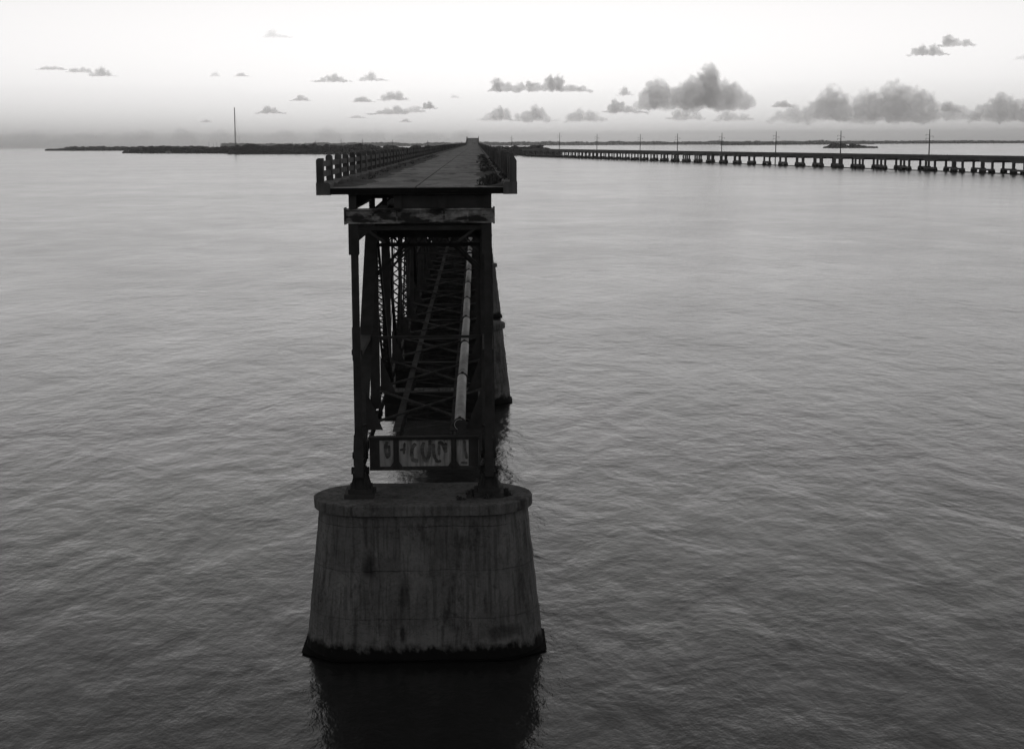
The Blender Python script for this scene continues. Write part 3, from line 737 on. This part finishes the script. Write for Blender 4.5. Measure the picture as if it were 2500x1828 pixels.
b = MB(); b.box(-1.0, 1.0, -2.2, 2.2, -4.0, 1.29); capm = b.mesh('pile_cap'); capm.materials.append(M['wet'])
b = MB(); b.box(-2.2, -1.75, 0.0, HS, -0.4, 0.45); wlm = b.mesh('waterline_band'); wlm.materials.append(M['wet'])  # dark band added along the waterline, not a known part of the bridge
for k in range(-2, 38):
    obj('girder_span', gm, None, HWAY, (0, k * HS, 0))
    for q in pms: obj('parapet', q, None, HWAY, (0, k * HS, 0))
    obj('waterline_band', wlm, None, HWAY, (0, k * HS, 0))
    pr = empty('pier', (0, k * HS, 0)); pr.parent = HWAY
    for x in (0.0, 13.0):
        obj('strut', stm, None, pr, (x, 0, 0))
        for sy in (-1, 1): obj('column', colm, None, pr, (x, sy * 6.0, 0)); obj('pile_cap', capm, None, pr, (x, sy * 5.4, 0))

# ------------------------------------------------------------------ utility poles beyond it
def pole_meshes(H):
    b = MB(); b.cyl((0, 0, -2), (0, 0, H), 0.52, 10, 0.24); s = b.mesh('shaft'); s.materials.append(M['pole'])
    b = MB(); b.bar((0, 0, 0), (2.6, 0, 0.35), 0.16, 0.16, side=(0, 1, 0)); b.cyl((2.5, 0, 0.3), (2.5, 0, -0.7), 0.14, 8); a = b.mesh('crossarm'); a.materials.append(M['pole'])
    return s, a
poles = [(293, 1022, 25.2), (268, 1163, 25.4), (245, 1295, 25.9), (222, 1431, 25.7), (199, 1565, 26.0), (176, 1698, 26.2), (144, 1885, 27.4), (110, 2081, 30.4), (55, 2398, 28.2),
         (-80, 2690, 23.2), (-142, 2750, 24.4), (-197, 2800, 26.3), (-235, 2810, 26.4), (-282, 2830, 23.6), (-325, 2850, 21.0)]
nm = ['rightmost', 'second from the right', 'third from the right', 'fourth from the right', 'fifth from the right', 'sixth from the right', 'seventh from the right', 'eighth from the right', 'first right of the road deck crest',
      'first left of the road deck crest', 'second left of the road deck crest', 'third left of the road deck crest', 'fourth left of the road deck crest', 'fifth left of the road deck crest', 'sixth left of the road deck crest']
for i, (x, y, H) in enumerate(poles):
    p = empty('utility_pole', (x, y, sea_z(x, y))); p.rotation_euler = (rnd.uniform(-.012, .012), rnd.uniform(-.004, .022), -PH)
    s, a = pole_meshes(H)
    obj('shaft', s, None, p)
    for z, sx in ((H - 3.6, -1), (H - 4.6, 1), (H - 6.0, -1)):
        o = obj('crossarm', a, None, p, (0, 0, z)); o.rotation_euler = (0, 0, math.pi if sx < 0 else 0)
    tag(p, 'tall dark utility pole with staggered arms, %s' % nm[i], 'utility pole', 'utility poles along the highway')

# ------------------------------------------------------------------ islands and shores with mangroves
ICO = None
def ico():
    global ICO
    if ICO is None:
        bm = bmesh.new(); bmesh.ops.create_icosphere(bm, subdivisions=1, radius=1.0)
        ICO = ([v.co.copy() for v in bm.verts], [tuple(v.index for v in f.verts) for f in bm.faces]); bm.free()
    return ICO
def az_pt(az, d): return (CAM.x + d * math.sin(R(az)), d * math.cos(R(az)))
def island(name, pts, depth, hfun, label, vlabel, clump, n, seed):
    """pts: (azimuth, distance) along the near shore; woods stand on it"""
    rr = random.Random(seed); b = MB(); N = 60; near = []; far = []
    def at(u):
        f = u * (len(pts) - 1); i = min(int(f), len(pts) - 2); f -= i
        return pts[i][0] + (pts[i + 1][0] - pts[i][0]) * f, pts[i][1] + (pts[i + 1][1] - pts[i][1]) * f
    for k in range(N + 1):
        u = k / N; a, d = at(u); t = math.sqrt(max(0.0, 1 - abs(2 * u - 1) ** 6)); dd = depth * max(0.04, t)
        for q, z in ((0, -0.6), (0.04, 0.5), (0.5, 1.3), (0.96, 0.5), (1.0, -0.6)):
            x, y = az_pt(a, d + dd * q); b.v.append((x, y, sea_z(x, y) + z))
    for k in range(N):
        for i in range(4): b.f.append((k * 5 + i, (k + 1) * 5 + i, (k + 1) * 5 + i + 1, k * 5 + i + 1))
    o = b.build(name, M['land'], smooth=True); tag(o, label, 'island', kind='structure')
    vs_, fs = ico(); b = MB()
    for k in range(n):
        u = rr.random(); a, d = at(u); q = rr.random() ** 1.5; t = math.sqrt(max(0.0, 1 - abs(2 * u - 1) ** 6)); x, y = az_pt(a, d + depth * max(0.04, t) * (0.03 + 0.9 * q))
        H = 1.3 * hfun(u) * (0.75 + 0.35 * mnoise.noise(Vector((u * 37 + seed, q, 0)))) * rr.uniform(0.75, 1.1)
        z0 = sea_z(x, y); s = clump * rr.uniform(0.6, 1.3)
        zc = z0 + max(s * 0.5, H - s * 0.8) * (1 if rr.random() < 0.55 else rr.random())
        o_ = len(b.v)
        for v in vs_:
            j = rr.uniform(0.7, 1.25); b.v.append((x + v.x * s * 1.5 * j, y + v.y * s * 1.2 * j, zc + v.z * s * 0.8 * j))
        b.f += [tuple(i + o_ for i in f) for f in fs]
    tag(b.build('mangrove', M['leaf']), vlabel, 'mangrove', kind='stuff')
up = lambda u: min(1, u * 6, (1 - u) * 6)
island('island', [(-3.9, 2660), (-2.4, 2530), (0.0, 2380), (1.2, 2292), (2.9, 2235)], 260, lambda u: 11.5 * min(1, 0.55 + (1 - u) * 5, 1), 'low wooded island at the far end of the bridges', 'dark mangrove woods on the island behind the road deck', 3.0, 6500, 1)
island('island', [(-8.75, 3000), (-7, 2940), (-5.9, 2898), (-4.6, 2740), (-3.7, 2640)], 300, lambda u: 14.0 * min(1, 0.8 + u * 6), 'long wooded shore left of the road deck', 'dark mangrove woods on the shore below the radio mast', 3.0, 7500, 2)
island('island', [(-12.35, 3580), (-11, 3460), (-9.5, 3330), (-8.4, 3230)], 320, lambda u: 11.5 * min(1, 0.15 + u * 5), 'wooded point left of the radio mast', 'dark mangrove woods on the point left of the mast', 3.0, 5500, 3)
island('island', [(-14.95, 5700), (-13.8, 5415), (-12, 5200), (-9.5, 5000)], 400, lambda u: 12.5 * min(1, 0.2 + u * 3), 'farthest low island at the left', 'grey mangrove woods on the farthest left island', 4.0, 4000, 4)
island('island', [(12.32, 3990), (13.2, 3960), (14.12, 3850)], 130, lambda u: 10.5 * max(0.3, min(1, u * 7, (1 - u) * 2.2)) * (0.55 if 0.40 < u < 0.5 else 1), 'small dark islet beyond the highway bridge', 'dark mangrove bushes on the small islet', 2.4, 1200, 5)
island('shore', [(-9, 11800), (-5, 11800), (0.0, 11700), (5, 11500), (9.3, 10500), (14, 9800), (21.5, 9000)], 900, lambda u: 27 * (1 - 0.45 * max(0, u - 0.45) / 0.55), 'far low shore along the horizon', 'hazy woods along the far shore', 8.0, 6000, 6)
island('shore', [(8.75, 7900), (11, 8000), (14, 8700)], 500, lambda u: 16 * (1 - 0.5 * u), 'nearer stretch of low shore beyond the highway bridge', 'woods on the nearer stretch of far shore', 6.0, 1800, 7)

# radio mast with guys, slim masts and a pale shed on the left shore
def lattice_mast(x, y, H, w):
    root = empty('radio_mast', (x, y, sea_z(x, y)))
    tag(root, 'tall thin guyed radio mast rising from the left shore', 'radio mast')
    b = MB(); c = [(w, -w * 0.58), (-w, -w * 0.58), (0, w * 1.15)]
    for p in c: b.bar((p[0], p[1], 0), (p[0] * 0.35, p[1] * 0.35, H), 0.48, 0.48)
    n = 40
    for k in range(n):
        f0, f1 = 1 - 0.65 * k / n, 1 - 0.65 * (k + 1) / n
        for i in range(3):
            p, q = c[i], c[(i + 1) % 3]; b.bar((p[0] * f0, p[1] * f0, H * k / n), (q[0] * f1, q[1] * f1, H * (k + 1) / n), 0.14, 0.14)
    b.build('lattice', M['pole'], root)
    for an in (0, 1):
        for hh in (0.55, 0.95):
            b = MB(); b.cyl((0, 0, H * hh), (13 - 3 * an, 20 * an - 8, 0), 0.09, 5); b.build('guy_wire', M['pole'], root)
x, y = az_pt(-8.53, 3080); lattice_mast(x, y, 18.75 + 3080 * math.tan(R(1.248)) + 0.6, 1.3)
for i, (az, d, H) in enumerate([(-9.45, 3350, 23), (-9.3, 3340, 20), (-9.18, 3350, 22.5), (-9.05, 3340, 21), (-4.35, 2790, 20.5)]):
    x, y = az_pt(az, d); p = empty('slim_mast', (x, y, sea_z(x, y)))
    b = MB(); b.cyl((0, 0, 0), (0, 0, H), 0.3, 8, 0.14); b.build('shaft', M['pole'], p)
    b = MB(); b.bar((-1, 0, H - 2), (1, 0, H - 2), 0.15, 0.15, side=(0, 1, 0)); b.build('spreader', M['pole'], p)
    tag(p, 'slim boat mast above the woods, %s of four by the radio mast' % ['leftmost', 'second from left', 'third from left', 'rightmost'][i] if i < 4 else 'lone slim mast over the shore between radio mast and road deck', 'mast', 'slim masts on the left shore')
x, y = az_pt(-10.85, 3440); p = empty('shed', (x, y, sea_z(x, y)))
b = MB(); b.box(-6, 6, -4, 4, 0, 4.0); b.build('wall', m_flat('pale_wall', 0.5), p)
b = MB(); b.prism([(-6.5, 4.0), (6.5, 4.0), (0, 6.6)], -4.4, 4.4); b.build('roof', M['conc'], p)
b = MB(); b.box(-1.0, 1.0, -4.06, -4.0, 0.1, 2.4); b.build('door', M['pole'], p)
tag(p, 'small pale shed at the waterline of the wooded point', 'shed')

# ------------------------------------------------------------------ clouds: lumpy bodies of thin vapour, kilometres away
def cloud_material(lobes, hm, dens, seed):
    """vapour that thins out from the lobes' hearts, torn by noise, with a soft level base"""
    m_ = bpy.data.materials.new('vapour'); m_.use_nodes = True; t = m_.node_tree; L = t.links.new
    t.nodes.remove(t.nodes['Principled BSDF']); v = t.nodes.new('ShaderNodeVolumePrincipled')
    v.inputs['Color'].default_value = (0.995, 0.99, 0.99, 1); v.inputs['Anisotropy'].default_value = 0.7
    def mt(op, p, q=None, clamp=False):
        x = t.nodes.new('ShaderNodeMath'); x.operation = op; x.use_clamp = clamp
        for i, w in enumerate((p, q)):
            if w is None: continue
            if isinstance(w, (int, float)): x.inputs[i].default_value = w
            else: L(w, x.inputs[i])
        return x.outputs[0]
    co = t.nodes.new('ShaderNodeTexCoord').outputs['Object']
    def fbm(scale, det, off):
        mp = t.nodes.new('ShaderNodeMapping'); mp.inputs['Location'].default_value = (off, off * 0.7, 0); mp.inputs['Scale'].default_value = (scale, scale * 0.5, scale); L(co, mp.inputs[0])
        n = t.nodes.new('ShaderNodeTexNoise'); n.inputs['Scale'].default_value = 1.0; n.inputs['Detail'].default_value = det; n.inputs['Roughness'].default_value = 0.6; L(mp.outputs[0], n.inputs['Vector']); return n
    wn_ = fbm(1.6 / hm, 2, seed * 3.1)
    wv = t.nodes.new('ShaderNodeVectorMath'); wv.operation = 'MULTIPLY_ADD'; L(wn_.outputs['Color'], wv.inputs[0]); wv.inputs[1].default_value = (hm * 0.5,) * 3
    sub = t.nodes.new('ShaderNodeVectorMath'); sub.operation = 'SUBTRACT'; L(co, sub.inputs[0]); sub.inputs[1].default_value = (hm * 0.25,) * 3; L(sub.outputs[0], wv.inputs[2])
    f = None
    for c, r in lobes:
        p = t.nodes.new('ShaderNodeVectorMath'); p.operation = 'SUBTRACT'; L(wv.outputs[0], p.inputs[0]); p.inputs[1].default_value = c
        q = t.nodes.new('ShaderNodeVectorMath'); q.operation = 'DIVIDE'; L(p.outputs[0], q.inputs[0]); q.inputs[1].default_value = r
        l = t.nodes.new('ShaderNodeVectorMath'); l.operation = 'LENGTH'; L(q.outputs[0], l.inputs[0])
        g = mt('SUBTRACT', 1.0, l.outputs['Value']); f = g if f is None else mt('MAXIMUM', f, g)
    n = mt('MULTIPLY', mt('SUBTRACT', fbm((3.4 if len(lobes) < 15 else 4.6) / hm, 6, seed).outputs['Fac'], 0.52), 1.7)
    z = t.nodes.new('ShaderNodeSeparateXYZ'); L(wv.outputs[0], z.inputs[0])
    base = mt('MULTIPLY', mt('SUBTRACT', 0.10 * hm, z.outputs[2]), 4.0 / hm)
    base = mt('MAXIMUM', base, 0.0)
    d = mt('SUBTRACT', mt('ADD', f, n), base)
    d = mt('MULTIPLY', mt('ADD', d, 0.16 if len(lobes) >= 15 else 0.0), 8.0, True)
    L(mt('MULTIPLY', d, dens), v.inputs['Density'])
    L(v.outputs[0], t.nodes['Material Output'].inputs['Volume']); return m_
def cloud(label, az0, az1, el_b, cols, tau=2.2, base=700.0, d=None, seed=0, cat='cloud', name='cloud'):
    """cols: heights of the cloud top in degrees above its base, evenly spaced from az0 to az1"""
    rr = random.Random(seed + 100); d = d or base / math.tan(R(el_b)); wid = d * R(az1 - az0); deg = d * R(1.0); hm = max(cols) * deg
    lobes = []; step = wid / (len(cols) - 1)
    for i, c in enumerate(cols):
        H = max(c * deg, hm * 0.12); rx = max(step * 0.95, H * 0.35); ry = max(rx, H * 0.8) * 1.1
        x = (i / (len(cols) - 1) - 0.5) * (wid - step * 0.8)
        lobes.append(((x + rr.uniform(-.2, .2) * step, rr.gauss(0, 0.15) * ry, H * 0.40), (rx, ry, H * 0.68)))
    vs_, fs = ico(); b = MB(); s1 = 1.25
    for c, r in lobes:
        o = len(b.v)
        for v in vs_: b.v.append((c[0] + v.x * (r[0] * s1 + hm * 0.1), c[1] + v.y * (r[1] * s1 + hm * 0.1), c[2] + v.z * (r[2] * s1 + hm * 0.1)))
        b.f += [tuple(i + o for i in f) for f in fs]
    me = b.mesh('tmp'); tmp = bpy.data.objects.new('tmp', me); COL.objects.link(tmp)
    rm_ = tmp.modifiers.new('r', 'REMESH'); rm_.mode = 'VOXEL'; rm_.voxel_size = max(hm / 9, wid / 90)
    dg = bpy.context.evaluated_depsgraph_get(); out = bpy.data.meshes.new_from_object(tmp.evaluated_get(dg)); out.name = name
    bpy.data.objects.remove(tmp)
    ry = sum(r[1] for c, r in lobes) / len(lobes)
    out.materials.clear(); out.materials.append(cloud_material(lobes, hm, CLOUD_TAU * tau / (1.2 * ry), seed))
    x, y = az_pt((az0 + az1) / 2, d); o = obj(name, out, None, None, (x, y, CAM.z + d * math.tan(R(el_b)))); o.rotation_euler = (0, 0, -R((az0 + az1) / 2))
    tag(o, label, cat, 'clouds'); return o
CLOUD_TAU = 0.30
CL = [
    ('small dark cloud shred, leftmost of three in a row above the left horizon', -15.15, -14.2, 2.52, [.02, .09, .13, .1, .13, .1, .03], 1.6),
    ('small dark cloud shred, middle of three in a row above the left horizon', -14.2, -13.3, 2.44, [.02, .14, .16, .12, .18, .13, .02], 1.6),
    ('small dark cloud shred, rightmost of three in a row above the left horizon', -13.35, -12.5, 2.30, [.16, .27, .33, .24, .12, .02], 1.7),
    ('faint high wisp of cloud alone at the upper left', -7.5, -6.4, 3.66, [.02, .16, .28, .12, .1, .07, .02], 0.6),
    ('tiny pale cloud left of the lens-shaped one, over the radio mast', -9.35, -9.0, 2.32, [.02, .12, .16, .06], 0.9),
    ('tiny lens-shaped cloud right over the radio mast', -8.5, -7.95, 2.32, [.02, .12, .13, .05, .02], 1.6),
    ('tiniest flat cloud left of the top of the radio mast', -9.75, -9.4, 0.74, [.01, .05, .1, .05], 1.4),
    ('flat-based dark cloud just right of the radio mast', -7.8, -6.8, 1.03, [.02, .1, .26, .2, .08, .02], 2.2),
    ('small conical cloud above and right of the radio mast', -6.55, -5.85, 1.47, [.02, .1, .22, .12, .03], 2.0),
    ('long low cloud, left of a pair high above the road deck', -5.8, -4.4, 2.12, [.02, .08, .18, .26, .3, .2, .12, .02], 1.9),
    ('ragged small cloud, right of a pair high above the road deck', -4.2, -3.15, 2.16, [.02, .16, .24, .3, .1, .09, .04], 1.5),
    ('small wedge-shaped cloud with flat base left of the rounded one', -4.4, -3.6, 1.42, [.02, .17, .2, .1, .02], 2.2),
    ('rounded compact dark cloud above the left railing', -3.5, -2.5, 1.47, [.04, .22, .32, .3, .32, .12], 2.0),
    ('low grey cloud with a hump at its right end, above the left railing', -3.9, -2.5, 0.98, [.02, .08, .14, .22, .18, .32, .2], 2.0),
    ('small torn cloud above the far end of the road deck', -2.5, -1.9, 1.05, [.05, .2, .24, .1], 1.5),
    ('small dark round-topped cloud left of the crest of the road deck', -1.95, -1.4, 1.18, [.04, .2, .26, .14, .04], 2.4),
    ('long dark cloud with ragged top floating above the road deck crest', 0.45, 4.1, 1.74, [.12, .5, .34, .3, .34, .4, .36, .34, .58, .56, .28, .24, .2, .04], 2.6),
    ('grey round-topped cloud low over the road deck crest, left of a pair', 0.05, 1.3, 0.74, [.04, .1, .24, .42, .52, .4, .08], 1.7),
    ('broad grey cloud low right of the road deck crest, right of a pair', 1.3, 2.9, 0.70, [.06, .3, .44, .42, .58, .5, .3, .1, .04], 1.7),
    ('grey hollow-topped cloud low over the far end of the highway bridge', 3.1, 4.55, 0.69, [.06, .36, .46, .32, .4, .36, .16], 1.6),
    ('dark cloud low at the left foot of the big towering cloud', 4.6, 6.1, 0.98, [.08, .46, .4, .26, .18, .1, .03], 2.2),
    ('small cloud puff detached at the left of the big towering cloud', 5.0, 5.6, 1.60, [.03, .24, .3, .16, .03], 1.5),
    ('big dark towering cumulus with curling turrets right of centre', 5.65, 9.85, 1.10, [.3, .62, .8, .92, .86, .74, .76, .8, .88, 1.05, 1.0, 1.12, 1.34, 1.0, .92, .84, .78, .68, .6, .4], 3.2),
    ('low grey scrap of cloud under the left half of the big cumulus', 6.9, 8.1, 0.72, [.1, .42, .4, .18, .3, .1], 1.6),
    ('low grey scrap of cloud under the right half of the big cumulus', 8.4, 9.8, 0.69, [.04, .22, .36, .3, .16, .24, .1], 1.5),
    ('small dark cloud above the left end of the right cloud bank', 10.5, 11.25, 1.14, [.08, .2, .24, .12, .03], 2.4),
    ('long grey cloud bank of domed heads over the highway bridge', 10.5, 17.35, 0.60, [.2, .42, .52, .6, .58, .7, .95, 1.12, .95, .78, .8, .95, 1.0, 1.0, 1.12, 1.18, 1.08, 1.02, .98, .88, .66, .56, .5, .42, .3], 2.4),
    ('cloud head standing out between the two right cloud banks', 16.2, 16.9, 0.92, [.1, .34, .38, .2, .06], 1.4),
    ('grey cloud bank cut by the right edge of the picture', 17.2, 21.5, 0.57, [.3, .52, .66, .88, .76, .68, .7, .78, .85, .9, .76, .6, .5, .4, .3], 2.4),
    ('dark ragged cloud, lower of two high at the upper right', 15.05, 16.4, 2.84, [.04, .3, .36, .24, .36, .22, .06], 2.4),
    ('dark ragged cloud, upper of two high at the upper right', 16.1, 17.25, 3.12, [.08, .42, .3, .22, .24, .1], 2.2),
    ('faint small cloud near the right edge of the sky', 18.6, 19.1, 2.65, [.03, .12, .16, .06], 0.7),
    ('tiny flat cloud scrap left of the low grey cloud with a hump', -4.55, -4.0, 0.86, [.02, .08, .1, .04], 1.3),
    ('tiny dark cloud dot below the torn cloud over the deck', -2.7, -2.35, 0.72, [.03, .1, .12, .03], 1.8),
    ('tiny pale cloud midway above the road deck crest', -0.95, -0.6, 1.55, [.02, .12, .1, .03], 0.7),
]
for i, (lab, a0, a1, eb, cols, tau) in enumerate(CL): cloud(lab, a0, a1, eb, cols, tau, seed=i)
cloud('faint far cloud bank lying along the left horizon', -21, -0.2, -0.22, [.5 + .12 * math.sin(k * 1.7) + .1 * math.sin(k * 4.1 + 1) for k in range(46)], 0.7, d=75000, seed=77)

# ------------------------------------------------------------------ the air
b = MB(); b.box(-21000, 21000, -21000, 21000, -61.5, 130.0)
hz = b.build('haze', None)
hm_ = bpy.data.materials.new('haze'); hm_.use_nodes = True; t = hm_.node_tree; t.nodes.remove(t.nodes['Principled BSDF'])
v = t.nodes.new('ShaderNodeVolumePrincipled'); v.inputs['Color'].default_value = (0.99, 0.985, 0.98, 1); v.inputs['Density'].default_value = 0.00004; v.inputs['Anisotropy'].default_value = 0.7
t.links.new(v.outputs[0], t.nodes['Material Output'].inputs['Volume'])
hz.data.materials.append(hm_); tag(hz, 'thin pale haze over the sea', 'haze', kind='stuff')
